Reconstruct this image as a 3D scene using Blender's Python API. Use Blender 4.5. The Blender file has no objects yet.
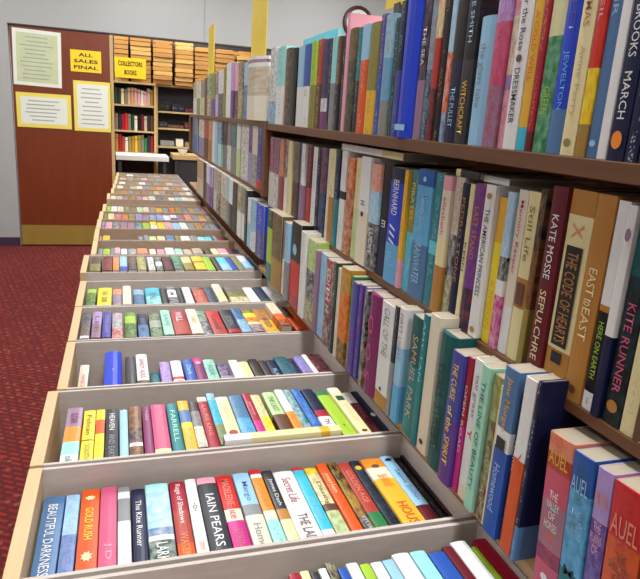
import bpy, bmesh, math, random
from mathutils import Vector, Matrix
random.seed(7)
PI = math.pi
sc = bpy.context.scene
C = bpy.data.collections.new('bookshop'); sc.collection.children.link(C)

# ------------------------------------------------------------------ camera (solved from the room's straight edges)
F, PITCH, YAW, ROLL = 625.06, .2633, .3189, .0666
CAM = Vector((0, 0, 1.35))
cp, sp, cyw, syw = math.cos(PITCH), math.sin(PITCH), math.cos(YAW), math.sin(YAW)
fw = Vector((syw*cp, cyw*cp, -sp)); rt0 = Vector((cyw, -syw, 0)); up0 = rt0.cross(fw)
rt = math.cos(ROLL)*rt0 + math.sin(ROLL)*up0
up = -math.sin(ROLL)*rt0 + math.cos(ROLL)*up0
cd = bpy.data.cameras.new('camera'); cam = bpy.data.objects.new('camera', cd); C.objects.link(cam)
cam.matrix_world = Matrix(((rt.x, up.x, -fw.x, CAM.x), (rt.y, up.y, -fw.y, CAM.y), (rt.z, up.z, -fw.z, CAM.z), (0, 0, 0, 1)))
cd.sensor_width = 36; cd.lens = 36*F/640; cd.clip_start = .02
sc.camera = cam
def ray(x, y): return rt*((x-320)/F) - up*((y-289.5)/F) + fw
def az(x, y, z): d = ray(x, y); return CAM + d*((z-CAM.z)/d.z)
def ax(x, y, X): d = ray(x, y); return CAM + d*(X/d.x)
def pix(P):
    v = Vector(P)-CAM; w = v.dot(fw)
    return 320+F*v.dot(rt)/w, 289.5-F*v.dot(up)/w

# ------------------------------------------------------------------ colour and materials
def lin(c):
    return tuple((v/255/12.92 if v/255 <= .04045 else ((v/255+.055)/1.055)**2.4) for v in c)
def newmat(name):
    m = bpy.data.materials.new(name); m.use_nodes = True
    nt = m.node_tree; b = nt.nodes['Principled BSDF']
    return m, nt, b
def N(nt, typ, **kw):
    n = nt.nodes.new(typ)
    for k, v in kw.items(): setattr(n, k, v)
    return n
def mth(nt, op, a, b=None, c=None):
    n = nt.nodes.new('ShaderNodeMath'); n.operation = op
    for i, v in enumerate((a, b, c)):
        if v is None: continue
        if isinstance(v, (int, float)): n.inputs[i].default_value = v
        else: nt.links.new(v, n.inputs[i])
    return n.outputs[0]
def mixc(nt, f, a, b):
    n = nt.nodes.new('ShaderNodeMix'); n.data_type = 'RGBA'
    for i, v in ((0, f), (6, a), (7, b)):
        if isinstance(v, (int, float)): n.inputs[i].default_value = v
        elif isinstance(v, tuple): n.inputs[i].default_value = (*v[:3], 1)
        else: nt.links.new(v, n.inputs[i])
    return n.outputs[2]
def simple(name, rgb, rough=.6, var=.12, scale=6, metal=0, bump=0, stretch=(1, 1, 1), emis=None):
    m, nt, b = newmat(name)
    tc = N(nt, 'ShaderNodeTexCoord'); mp = N(nt, 'ShaderNodeMapping'); mp.inputs['Scale'].default_value = stretch
    nt.links.new(tc.outputs['Object'], mp.inputs[0])
    no = N(nt, 'ShaderNodeTexNoise'); no.inputs['Scale'].default_value = scale; no.inputs['Detail'].default_value = 6
    nt.links.new(mp.outputs[0], no.inputs['Vector'])
    l = lin(rgb); d = tuple(v*(1-var) for v in l); h = tuple(min(1, v*(1+var)) for v in l)
    nt.links.new(mixc(nt, no.outputs[0], d, h), b.inputs['Base Color'])
    b.inputs['Roughness'].default_value = rough; b.inputs['Metallic'].default_value = metal
    if bump:
        bp = N(nt, 'ShaderNodeBump'); bp.inputs['Strength'].default_value = bump; bp.inputs['Distance'].default_value = .002
        nt.links.new(no.outputs[0], bp.inputs['Height']); nt.links.new(bp.outputs[0], b.inputs['Normal'])
    if emis:
        b.inputs['Emission Color'].default_value = (*lin(rgb), 1); b.inputs['Emission Strength'].default_value = emis
    return m
M = {}
M['wall'] = simple('painted_wall', (168, 169, 165), .7, .03, 3)
M['ceiling'] = simple('ceiling_tile', (225, 225, 222), .9, .05, 40)
M['skirting'] = simple('purple_skirting', (62, 44, 62), .5)
M['wood'] = simple('shelf_wood', (104, 64, 34), .45, .3, 8, stretch=(3, 1, 12))
M['board'] = simple('bottom_board_wood', (176, 136, 88), .5, .2, 10, stretch=(3, 1, 12))
M['tan'] = simple('tan_wood', (204, 174, 128), .5, .12, 12, stretch=(6, 1, 6))
M['card'] = simple('grey_card', (198, 186, 176), .85, .14, 14, stretch=(2, 2, 8))
M['door'] = simple('red_brown_door', (114, 48, 16), .35, .22, 5, stretch=(6, 6, .6))
M['brass'] = simple('brass_plate', (190, 165, 80), .35, .12, 7, metal=.6)
M['pages'] = simple('page_edges', (166, 153, 132), .85, .16, 300, stretch=(6, .3, .3))
M['card_far'] = simple('brown_card', (180, 156, 134), .85, .14, 14, stretch=(2, 2, 8))
M['white'] = simple('white_laminate', (225, 222, 210), .5, .04)
M['dark'] = simple('dark_metal', (48, 46, 46), .5)
M['case'] = simple('pale_bookcase_wood', (190, 160, 105), .55, .15, 8, stretch=(4, 1, 8))
M['yellow'] = simple('yellow_card', (246, 205, 22), .5, .04)
M['mustard'] = simple('mustard_card', (216, 188, 48), .5, .05)
M['paleyellow'] = simple('pale_yellow_card', (232, 214, 92), .5, .04)
M['paper'] = simple('white_paper', (226, 228, 214), .35, .04)
M['ink'] = simple('black_ink', (18, 16, 12), .5)
M['greyink'] = simple('grey_ink', (158, 166, 150), .5)
M['brownrim'] = simple('clock_rim', (70, 30, 26), .35)
M['lamp'] = simple('lamp_diffuser', (240, 246, 255), .5, .01, emis=6)

M['olivep'] = simple('pale_olive_paper', (196, 202, 160), .35, .12, 12)
def carpet_mat():
    m, nt, b = newmat('patterned_red_carpet')
    tc = N(nt, 'ShaderNodeTexCoord'); mp = N(nt, 'ShaderNodeMapping'); mp.inputs['Rotation'].default_value = (0, 0, .55)
    nt.links.new(tc.outputs['Object'], mp.inputs[0])
    br = N(nt, 'ShaderNodeTexBrick'); br.inputs['Scale'].default_value = 9; br.inputs['Mortar Size'].default_value = .07
    br.inputs['Color1'].default_value = (*lin((150, 34, 20)), 1); br.inputs['Color2'].default_value = (*lin((120, 22, 14)), 1)
    br.inputs['Mortar'].default_value = (*lin((86, 12, 10)), 1)
    nt.links.new(mp.outputs[0], br.inputs['Vector'])
    vo = N(nt, 'ShaderNodeTexVoronoi'); vo.inputs['Scale'].default_value = 22; vo.inputs['Randomness'].default_value = .45
    nt.links.new(mp.outputs[0], vo.inputs['Vector'])
    spot = mth(nt, 'LESS_THAN', vo.outputs['Distance'], .24)
    c1 = mixc(nt, mth(nt, 'MULTIPLY', spot, .45), br.outputs['Color'], lin((176, 96, 60)))
    no = N(nt, 'ShaderNodeTexNoise'); no.inputs['Scale'].default_value = 260; nt.links.new(tc.outputs['Object'], no.inputs['Vector'])
    c2 = mixc(nt, mth(nt, 'MULTIPLY', no.outputs[0], .3), c1, lin((74, 10, 12)))
    nt.links.new(c2, b.inputs['Base Color']); b.inputs['Roughness'].default_value = .95
    bp = N(nt, 'ShaderNodeBump'); bp.inputs['Strength'].default_value = .4; bp.inputs['Distance'].default_value = .004
    nt.links.new(no.outputs[0], bp.inputs['Height']); nt.links.new(bp.outputs[0], b.inputs['Normal'])
    return m
M['carpet'] = carpet_mat()

def cover_mat():
    # printed cover: 'col' = paper colour (alpha = how pictorial), 'ink' = second colour (alpha = how much small print)
    m, nt, b = newmat('printed_cover')
    A = N(nt, 'ShaderNodeAttribute', attribute_name='col'); I = N(nt, 'ShaderNodeAttribute', attribute_name='ink')
    uv = N(nt, 'ShaderNodeUVMap', uv_map='spine'); oi = N(nt, 'ShaderNodeObjectInfo')
    sx = N(nt, 'ShaderNodeSeparateXYZ'); nt.links.new(uv.outputs[0], sx.inputs[0])
    u, v = sx.outputs[0], sx.outputs[1]
    off = mth(nt, 'MULTIPLY', oi.outputs['Random'], 57.)
    def noise(su, sv, o=0., det=2):
        cb = N(nt, 'ShaderNodeCombineXYZ')
        nt.links.new(mth(nt, 'MULTIPLY', u, su), cb.inputs[0]); nt.links.new(mth(nt, 'MULTIPLY', v, sv), cb.inputs[1])
        nt.links.new(mth(nt, 'ADD', off, o), cb.inputs[2])
        n = N(nt, 'ShaderNodeTexNoise'); n.inputs['Scale'].default_value = 1; n.inputs['Detail'].default_value = det
        nt.links.new(cb.outputs[0], n.inputs['Vector']); return n.outputs[0]
    letters = mth(nt, 'GREATER_THAN', noise(7, 330), .56)
    word = mth(nt, 'GREATER_THAN', noise(.1, 26, 9.), .46)
    band = mth(nt, 'LESS_THAN', mth(nt, 'ABSOLUTE', mth(nt, 'SUBTRACT', u, .5)), .19)
    txt = mth(nt, 'MULTIPLY', mth(nt, 'MULTIPLY', letters, word), mth(nt, 'MULTIPLY', band, I.outputs['Alpha']))
    mr = N(nt, 'ShaderNodeMapRange'); mr.inputs[1].default_value = .38; mr.inputs[2].default_value = .68
    nt.links.new(noise(3., 85, 3., 5), mr.inputs[0])
    pic = mth(nt, 'MULTIPLY', mth(nt, 'MULTIPLY', mr.outputs[0], .5), A.outputs['Alpha'])
    c = mixc(nt, pic, A.outputs['Color'], I.outputs['Color'])
    c = mixc(nt, mth(nt, 'MULTIPLY', txt, .5), c, I.outputs['Color'])
    nt.links.new(c, b.inputs['Base Color'])
    b.inputs['Roughness'].default_value = .42; b.inputs['Specular IOR Level'].default_value = .28; b.inputs['Coat Weight'].default_value = .08; b.inputs['Coat Roughness'].default_value = .2
    return m
M['cover'] = cover_mat()
inkmats = {}
def inkmat(rgb):
    if rgb not in inkmats: inkmats[rgb] = simple('lettering_ink', rgb, .45, .03)
    return inkmats[rgb]

# ------------------------------------------------------------------ mesh helpers
def link(name, me, mat=None, parent=None, kind=None):
    o = bpy.data.objects.new(name, me); C.objects.link(o)
    if mat: me.materials.append(mat)
    if parent: o.parent = parent
    if kind: o['kind'] = kind
    return o
def box_bm(bm, x0, x1, y0, y1, z0, z1):
    vs = [bm.verts.new(p) for p in ((x0,y0,z0),(x1,y0,z0),(x1,y1,z0),(x0,y1,z0),(x0,y0,z1),(x1,y0,z1),(x1,y1,z1),(x0,y1,z1))]
    for f in ((0,3,2,1),(4,5,6,7),(0,1,5,4),(1,2,6,5),(2,3,7,6),(3,0,4,7)): bm.faces.new([vs[i] for i in f])
def boxes(name, bxs, mat, parent=None, kind=None, bev=0, org=(0, 0, 0)):
    bm = bmesh.new()
    for b in bxs:
        box_bm(bm, b[0]-org[0], b[1]-org[0], b[2]-org[1], b[3]-org[1], b[4]-org[2], b[5]-org[2])
    if bev: bmesh.ops.bevel(bm, geom=bm.edges[:], offset=bev, segments=2, affect='EDGES', profile=.6)
    me = bpy.data.meshes.new(name); bm.to_mesh(me); bm.free()
    return link(name, me, mat, parent, kind)
def cyl(name, r0, r1, z0, z1, mat, parent=None, seg=20, axis='Z', loc=(0, 0, 0)):
    bm = bmesh.new()
    bmesh.ops.create_cone(bm, cap_ends=True, segments=seg, radius1=r0, radius2=r1, depth=z1-z0)
    bmesh.ops.translate(bm, verts=bm.verts, vec=(0, 0, (z0+z1)/2))
    if axis == 'Y': bmesh.ops.rotate(bm, verts=bm.verts, matrix=Matrix.Rotation(-PI/2, 3, 'X'))
    bmesh.ops.translate(bm, verts=bm.verts, vec=loc)
    me = bpy.data.meshes.new(name); bm.to_mesh(me); bm.free()
    return link(name, me, mat, parent)
def empty(name, loc, label, cat, group=None):
    o = bpy.data.objects.new(name, None); C.objects.link(o); o.location = loc; o.empty_display_size = .05
    return tag(o, label, cat, group)
def tag(o, label, cat, group=None):
    o['label'] = label; o['category'] = cat
    if group: o['group'] = group
    return o
def text_mesh(s, w, h, keep=False, bold=.002):
    """flat lettering s as a mesh centred on 0, w long and h tall"""
    cu = bpy.data.curves.new('lettering', 'FONT'); cu.body = s; cu.align_x = 'CENTER'; cu.resolution_u = 2; cu.offset = bold
    o = bpy.data.objects.new('lettering', cu); C.objects.link(o)
    dg = bpy.context.evaluated_depsgraph_get(); me = bpy.data.meshes.new_from_object(o.evaluated_get(dg))
    bpy.data.objects.remove(o); bpy.data.curves.remove(cu)
    xs = [v.co.x for v in me.vertices]; ys = [v.co.y for v in me.vertices]
    if not xs: return me
    cx, cy = (min(xs)+max(xs))/2, (min(ys)+max(ys))/2; sx = w/(max(xs)-min(xs)); sy = h/(max(ys)-min(ys))
    if keep: sx = sy = min(sx, sy)
    for v in me.vertices: v.co = ((v.co.x-cx)*sx, (v.co.y-cy)*sy, 0)
    return me

# ------------------------------------------------------------------ palette
PAL = {k: v for k, v in dict(
 white=(226,226,222), ivory=(224,214,190), cream=(226,214,160), beige=(190,172,140), tan=(178,124,54), brown=(96,62,42),
 taupe=(132,118,98), grey=(134,136,138), charcoal=(44,44,50), black=(18,17,20), navy=(16,24,60), blue=(38,84,168),
 royal_blue=(34,64,196), steel_blue=(80,118,160), light_blue=(150,196,224), sky_blue=(96,170,216), cyan=(90,200,216),
 turquoise=(60,184,208), teal=(24,120,126), dark_teal=(14,84,84), aqua=(150,216,214), mint=(160,214,186), green=(44,120,66),
 dark_green=(32,70,48), olive=(138,132,62), lime=(160,196,50), pale_green=(190,212,150), yellow=(236,212,40), gold=(226,176,50),
 orange=(238,138,34), burnt_orange=(214,84,24), salmon=(224,140,110), red=(200,36,36), crimson=(160,24,48), maroon=(100,24,36),
 brick_red=(170,60,48), pink=(226,160,176), rose=(200,84,120), magenta=(196,36,128), plum=(124,36,92), mauve=(150,116,140),
 lilac=(180,150,206), lavender=(150,140,196), purple=(92,54,140), violet_blue=(66,66,150)).items()}
def cname(c): return c.replace('_', ' ')
def lum(c): r = PAL[c]; return .3*r[0]+.6*r[1]+.1*r[2]

# ------------------------------------------------------------------ book
def book_bm(bm, T, H, D, bands, ink, tx, pic, hard, lay, uvl, seed_v=0.):
    """cover shell in book space: spine faces -y, width x in +-T/2, height z 0..H"""
    t = .0028 if hard else .0009
    bulge = T*.13 if hard else min(.0012, T*.05)
    ov = 0.
    r = min(.004, T*.2)
    out = [(-T/2, D), (-T/2, r)]
    for k in range(5):
        a = -.5+k/4; out.append((a*T*(1 if 0 < k < 4 else .94), -bulge*(1-(2*a)**2)))
    out += [(T/2, r), (T/2, D)]
    inn = []
    for x, y in out:
        inn.append((max(-T/2+t, min(T/2-t, x)), max(y, t) if y < D else y))
    zs = [H]
    for f0, f1, c in bands: zs.append(H*(1-f1))
    rows_o = [[bm.verts.new((x, y, z)) for x, y in out] for z in zs]
    rows_i = [[bm.verts.new((x, y, z)) for x, y in inn] for z in (zs[0], zs[-1])]
    def col(f, c, tt, pp, uv=None):
        k = PAL[c] if isinstance(c, str) else c
        for j, l in enumerate(f.loops):
            l[lay[0]] = (*lin(k), pp); l[lay[1]] = (*lin(PAL[ink]), tt)
            l[uvl].uv = uv[j] if uv else (3+l.vert.co.y*6, l.vert.co.z+seed_v)
    n = len(out)
    for b, (f0, f1, c) in enumerate(bands):
        A, B = rows_o[b], rows_o[b+1]
        for k in range(n-1):
            f = bm.faces.new((A[k], B[k], B[k+1], A[k+1]))
            if 2 <= k < 6:
                u0, u1 = (k-2)/4, (k-1)/4
                col(f, c, tx, pic, [(u0, zs[b]+seed_v), (u0, zs[b+1]+seed_v), (u1, zs[b+1]+seed_v), (u1, zs[b]+seed_v)])
            else: col(f, c, 0, pic)
    for rr, ri, c, fl in ((rows_o[0], rows_i[0], bands[0][2], 0), (rows_o[-1], rows_i[1], bands[-1][2], 1)):
        for k in range(n-1):
            q = (rr[k], rr[k+1], ri[k+1], ri[k]); f = bm.faces.new(q if not fl else q[::-1]); col(f, c, 0, 0)
    for k in (0, n-1):                                           # fore-edges of the boards
        a = [rows_o[i][k] for i in range(len(zs))]
        q = a + [rows_i[1][k], rows_i[0][k]]
        f = bm.faces.new(q if k else q[::-1]); col(f, bands[0][2], 0, 0)
    a = rows_i[0]; bq = rows_i[1]
    for k in range(n-1):                                          # inside faces
        f = bm.faces.new((a[k], a[k+1], bq[k+1], bq[k])); col(f, 'ivory', 0, 0)
def pages_box(T, H, D, hard):
    t = .0029 if hard else .001; o = .003 if hard else .0006; d = D-(.003 if hard else .0004)
    return (-T/2+t, T/2-t, t+.0002, d, o, H-o)

SPECS = []      # every standing book, ranked by how large it shows before building
def spec(**k): SPECS.append(k)
ORD = 'zeroth first second third fourth fifth sixth seventh eighth ninth tenth eleventh twelfth thirteenth fourteenth fifteenth sixteenth seventeenth eighteenth nineteenth twentieth'.split()
def ordn(n):
    if n <= 20: return ORD[n]
    tens = {2: 'twenty', 3: 'thirty', 4: 'forty', 5: 'fifty', 6: 'sixty'}
    if n % 10 == 0: return {3: 'thirtieth', 4: 'fortieth', 5: 'fiftieth', 6: 'sixtieth'}[n//10]
    return tens[n//10]+'-'+ORD[n % 10]
def parse(row):
    """'x0 x1 colour[/colour..] [i=ink] [p] [h] [t=TITLE,f0,f1,col,(v)] [L=len] [y=top] [z=dz]' -> dict"""
    tk = row.split(); d = dict(x0=float(tk[0]), x1=float(tk[1]), cols=tk[2].split('/'), ts=[])
    for k in tk[3:]:
        if k == 'p': d['pic'] = 1.
        elif k == 'h': d['hard'] = True
        elif k == 'n': d['notxt'] = True
        else:
            a, b = k.split('=', 1)
            if a == 't': d['ts'].append(b.split(','))
            elif a == 'tv': d.setdefault('tv', []).append(b.split(','))
            elif a in ('h',): d['hard'] = False
            elif a == 'n': d['notxt'] = True
            elif a == 'p': d['pic'] = float(b)
            elif a == 'i': d['ink'] = b
            elif a == 'd': d['desc'] = b.replace('_', ' ')
            else: d[a] = float(b)
    return d
def bands_of(cols):
    out = []; tot = 0; w = []
    for c in cols:
        if ':' in c: c, f = c.split(':'); w.append((c, float(f)))
        else: w.append((c, None))
    fixed = sum(f for _, f in w if f); free = [1 for _, f in w if f is None]
    for c, f in w:
        if f is None: f = (1-fixed)/len(free)
        out.append((tot, tot+f, c)); tot += f
    out[-1] = (out[-1][0], 1., out[-1][2])
    return out
def describe(d):
    if 'desc' in d: return d['desc']
    b = [c for _, _, c in bands_of(d['cols'])]; u = []
    for c in b:
        if c not in u: u.append(c)
    s = cname(u[0]) + (' and '+cname(u[1]) if len(u) > 1 else '')
    return s + (' hardback' if d.get('hard') else ' paperback')
def finish(d, **k):
    if 'ink' not in d:
        c0 = bands_of(d['cols'])[0][2]
        d['ink'] = random.choice(['white', 'cream', 'gold', 'light_blue']) if lum(c0) < 120 else random.choice(['navy', 'charcoal', 'maroon', 'teal', 'black'])
    if k.get('soft'): d['ink'] = random.choice(['grey', 'taupe', 'charcoal', 'ivory', 'white', 'white'])
    d.update(k); SPECS.append(d)

# ------------------------------------------------------------------ trays of paperbacks: one row per tray, spine up, head away from the camera
RIM = .85; TB = .69
TR = [  # y front, y back, x left, spine level, spine length, image line along the middle of the row
 (.380, .622, -.129, .842, .200, [(290, 585), (480, 562)]),
 (.629, .862, -.129, .818, .205, [(0, 530), (300, 530), (301, 505), (399, 505), (401, 490), (480, 490)]),
 (.869, 1.124, -.129, .836, .190, [(60, 433), (168, 433), (169, 428), (273, 428), (274, 418), (400, 418)]),
 (1.131, 1.380, -.115, .820, .178, [(60, 370), (285, 370), (286, 363), (400, 363)]),
 (1.387, 1.638, -.114, .850, .185, [(60, 326), (173, 326), (174, 321), (320, 321)]),
 (1.645, 1.900, -.115, .843, .178, [(60, 297), (178, 297), (179, 293), (300, 293)]),
 (2.000, 2.252, -.121, .856, .190, [(60, 264), (280, 263)]),
 (2.260, 2.512, -.100, .832, .178, [(60, 248), (280, 248)]),
 (2.520, 2.772, -.100, .832, .178, [(60, 235.5), (280, 235.5)]),
 (2.780, 3.006, -.098, .845, .180, [(60, 224), (280, 225)]),
 (3.014, 3.244, -.094, .845, .180, [(60, 216), (280, 217)]),
 (3.252, 3.500, -.084, .845, .180, [(60, 207), (280, 209)]),
 (3.700, 3.952, -.070, .845, .180, [(60, 196), (280, 197)]),
 (3.960, 4.212, -.050, .845, .180, [(60, 190), (280, 190)]),
 (4.220, 4.472, -.042, .845, .180, [(60, 185), (280, 185)]),
 (4.480, 4.732, -.032, .845, .180, [(60, 180), (280, 180)]),
 (4.760, 5.012, -.026, .845, .180, [(60, 176), (280, 176)]),
 (5.020, 5.272, -.020, .845, .180, [(60, 172), (280, 172)]),
]
TNAME = ['cut-off front tray', 'nearest full tray', 'second full tray', 'third full tray', 'fourth full tray', 'fifth full tray', 'sixth full tray',
 'seventh full tray', 'eighth full tray', 'ninth full tray', 'tenth full tray', 'eleventh full tray', 'twelfth full tray', 'thirteenth full tray',
 'fourteenth full tray', 'fifteenth full tray', 'sixteenth full tray', 'farthest tray']
XR = .452
BOOKS = {}
BOOKS[0] = """292 303 crimson n
304 313 cream n
314 322 charcoal/red n
323 331 white n
332 341 black/orange p n
342 351 blue n
352 364 white n
365 375 lime/white n
376 388 white n
389 400 light_blue/white n
401 419 white i=steel_blue n
420 436 aqua i=steel_blue n
436.5 454 blue i=white n
454.5 465 maroon/white n
465.5 482 white/maroon i=maroon n
482.5 489 lime i=crimson n
490 506 crimson i=gold n
507 514 crimson i=gold n"""
BOOKS[1] = """35.5 61 steel_blue i=navy pw=.3 t=BEAUTIFUL_DARKNESS,.1,.82,white t=...,.88,.94,white h=1 d=blue_paperback_with_large_white_capitals
62 77 light_blue/steel_blue:.4/olive:.15 i=lavender p d=landscape_paperback_in_pale_blue
78 98.5 burnt_orange i=gold t=GOLD_RUSH,.22,.55,yellow t=*,.08,.14,cream t=*,.66,.76,cream t=a,.88,.93,cream d=orange_paperback_with_yellow_lettering
99 117 rose i=pink t=J.D.,.62,.8,pink d=deep_pink_paperback
117.5 131 grey:.06/white:.08/grey:.26/white i=grey d=white_paperback_with_grey_upper_third
132.5 147 navy i=charcoal t=The_Kite_Runner,.15,.66,white d=navy_paperback_with_white_serif_title
147.5 174 aqua:.1/light_blue:.42/steel_blue:.08/white:.05/dark_green i=white p n=1 t=LARK,.68,.86,white d=wide_paperback_with_pale_sky_over_dark_land
175 192.3 crimson/brick_red/burnt_orange:.3 i=cream t=Rage_of_Shadows,.04,.5,white t=WATERS,.6,.86,orange t=rec,.91,.95,cream d=red_to_orange_paperback_with_white_script
193 205.6 white i=ivory t=-o-,.3,.4,brown t=anne,.72,.8,salmon d=plain_white_paperback
206 228.3 pink:.08/charcoal i=black pw=.2 t=IAIN_PEARS,.22,.8,white t=@,.86,.91,grey d=charcoal_paperback_with_tall_white_capitals
229 248 red:.42/ivory:.13/magenta i=white t=MADELEINE,.06,.38,salmon t=ice,.44,.53,red t=SPRING,.64,.88,rose d=red_over_magenta_paperback_with_white_panel
249 268.5 light_blue:.4/grey:.12/ivory i=steel_blue t=Margo,.12,.36,blue t=Home,.62,.86,grey d=pale_blue_over_white_paperback_with_peak
269 282.5 red:.06/white:.05/orange:.4/ivory:.1/aqua i=brown d=orange_over_aqua_paperback
283 295.5 charcoal:.5/tan:.12/cream i=white t=James_Dash,.12,.46,white d=black_over_cream_paperback
296 309 white i=brown t=Secret_Life,.1,.42,crimson t=THE_LADY,.56,.9,brown d=white_paperback_with_brown_script
305 322 red:.04/turquoise:.72/white i=white t=the_river,.4,.66,light_blue t=o,.84,.9,plum d=turquoise_over_white_paperback
323 337 yellow:.08/cream:.4/brown:.08/pale_green i=brown p t=Dating,.2,.5,brown d=yellow_and_pale_green_paperback
335.5 349 burnt_orange i=orange t=marlen,.15,.4,cream d=plain_orange_paperback
350 360.5 black:.4/brown/navy i=gold p t=STUART,.7,.92,light_blue d=black_paperback_with_small_blue_lettering
361 375.3 brick_red:.66/green i=orange t=GOLDEN_AGE,.12,.55,salmon d=brick_red_over_green_paperback
376 388.6 black i=steel_blue pw=.4 t=o,.08,.14,gold d=black_paperback_with_small_gold_moon
389 403 orange:.13/ivory:.16/gold i=brown t=o,.09,.14,brown t=SHANE,.24,.4,orange t=HOUSE,.6,.9,burnt_orange d=orange_paperback_with_dark_ring
403.6 418 light_blue:.66/maroon:.26/tan i=steel_blue t=o,.04,.08,navy t=Saint_John,.2,.6,steel_blue d=pale_blue_over_maroon_paperback
418.5 427 black i=grey
427.5 433 black i=red
433.5 440 cream:.2/grey:.5/steel_blue i=charcoal p
440.5 448 grey:.2/salmon i=brown
448.5 457 olive i=brown d=slim_olive_paperback
457.5 462 maroon"""
BOOKS[2] = """64 81 mauve:.36/orange:.26/aqua:.2/white i=navy t=SLOAN,.12,.3,maroon t=ok,.85,.95,teal d=mauve_orange_and_aqua_paperback
82 94.6 yellow:.56/brown:.02/yellow i=brown t=Pelican,.1,.48,brown t=SOUTH,.65,.9,olive d=yellow_paperback_with_a_dark_rule
95 104.4 yellow:.2/burnt_orange:.26/yellow i=brown d=yellow_paperback_with_a_red_panel
105.3 118.4 charcoal i=white t=HEAVEN,.1,.42,white t=AND_EARTH,.5,.95,grey d=charcoal_paperback_with_stacked_white_words
119.7 128.2 light_blue i=white d=slim_pale_blue_paperback
128.8 142.6 brown:.42/navy/white:.06/brown i=tan p d=brown_and_navy_paperback
143.5 152.6 plum i=pink t=ruby,.1,.3,pink d=plum_paperback
152.9 168.8 rose:.82/cream i=pink t=no,.88,.95,crimson d=rose_paperback_with_a_cream_foot
169.4 181 teal i=dark_teal t=FARRELL,.15,.75,mint d=teal_paperback
181.5 193.4 gold:.2/steel_blue:.24/yellow:.1/gold i=brown d=gold_and_blue_paperback
193.8 204 charcoal:.2/grey:.3/ivory:.36/navy i=brown p d=grey_over_ivory_paperback
204.5 215 ivory:.1/crimson i=salmon t=LAURIE_KING,.2,.8,salmon d=crimson_paperback_with_pale_cap
215.4 224.4 light_blue:.15/turquoise:.5/olive i=teal p
224.8 239.5 ivory:.1/cream:.85/cream i=brick_red t=o,.72,.82,crimson t=THE_LIPS,.2,.55,ivory d=cream_paperback_with_red_lips
239.8 255.4 steel_blue/sky_blue i=teal p d=blue_grey_marbled_paperback
255.8 265 crimson:.6/magenta:.3/yellow i=pink t=Jenny,.2,.5,pink
265.4 273.5 cream:.5/yellow i=olive p
274 287.5 pale_green:.5/brown i=charcoal t=THE_LAST,.1,.44,green d=pale_green_over_brown_paperback
288 297 white:.5/orange i=charcoal d=white_over_orange_paperback
297.3 306.6 teal i=white p
307 316.6 blue i=sky_blue p
317 330.6 navy:.5/crimson:.14/white:.25/navy i=crimson t=TH,.7,.8,crimson d=navy_paperback_with_red_and_white_panels
331 345 green:.1/lime i=gold t=+,.7,.78,brown d=bright_lime_green_paperback
346.6 361.5 ivory:.12/cream i=brown t=#,.2,.3,dark_green t=A_LONG_WAY,.36,.75,ivory t=o,.9,.94,brown z=.008 d=raised_cream_paperback_with_dark_window
362.5 372 white:.25/maroon i=pink
372.5 382 navy i=white t=o,.5,.58,white d=navy_paperback_with_small_white_ring
382.5 386.5 ivory"""
BOOKS[3] = """79.5 89 ivory/cream i=brown L=.175 z=.002 t=HANSON,.3,.7,rose d=lone_slim_cream_paperback
89.5 96 maroon i=black L=.15 z=-.04
104 122 royal_blue i=violet_blue n=1 h L=.19 z=.022 t=--o--,.5,.58,gold d=tall_thick_royal_blue_hardback
125.5 136 charcoal i=crimson z=.014 L=.18 t=+,.5,.56,crimson
136.5 148.6 white:.75/brown i=crimson z=.016 L=.188 t=SANDY,.15,.45,crimson t=KISS,.5,.7,crimson d=white_paperback_with_red_handwriting
149.6 158.5 teal i=black p z=-.02 L=.16
160 170.5 lilac i=purple p
171.5 182.8 white:.5/red:.08/white:.04/red:.08/white:.04/red:.08/white:.04/red i=red d=white_paperback_with_red_stripes
184 194.4 blue i=light_blue t=Dark,.2,.5,light_blue
194.8 205.2 magenta:.1/plum i=pink t=o,.12,.2,pink d=magenta_paperback_with_pale_badge
205.6 217.6 mint:.75/white i=teal p t=ROSA,.2,.5,teal d=mint_marbled_paperback
218 230.5 charcoal:.4/grey:.4/charcoal i=lilac p z=-.012
231 240.8 white i=ivory z=-.008
241.2 252 cream/yellow i=olive z=-.008 d=pale_yellow_paperback
252.3 262 black i=brown p z=-.01
262.4 269.6 charcoal/white i=brown p z=-.01
270 279.6 navy i=white z=-.01 t=BLACK,.3,.7,light_blue
280 288.8 dark_teal i=steel_blue z=-.01 p
287.5 295 navy i=steel_blue z=-.01
295.5 306.6 lavender/mauve i=violet_blue p z=-.004
307 312 white i=pink z=-.004
312.6 326.4 maroon i=pink p z=-.004 d=mottled_maroon_paperback
327 343 navy i=light_blue p z=-.004 t=ANNE,.5,.8,white d=navy_paperback_with_pale_swirl"""
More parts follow.
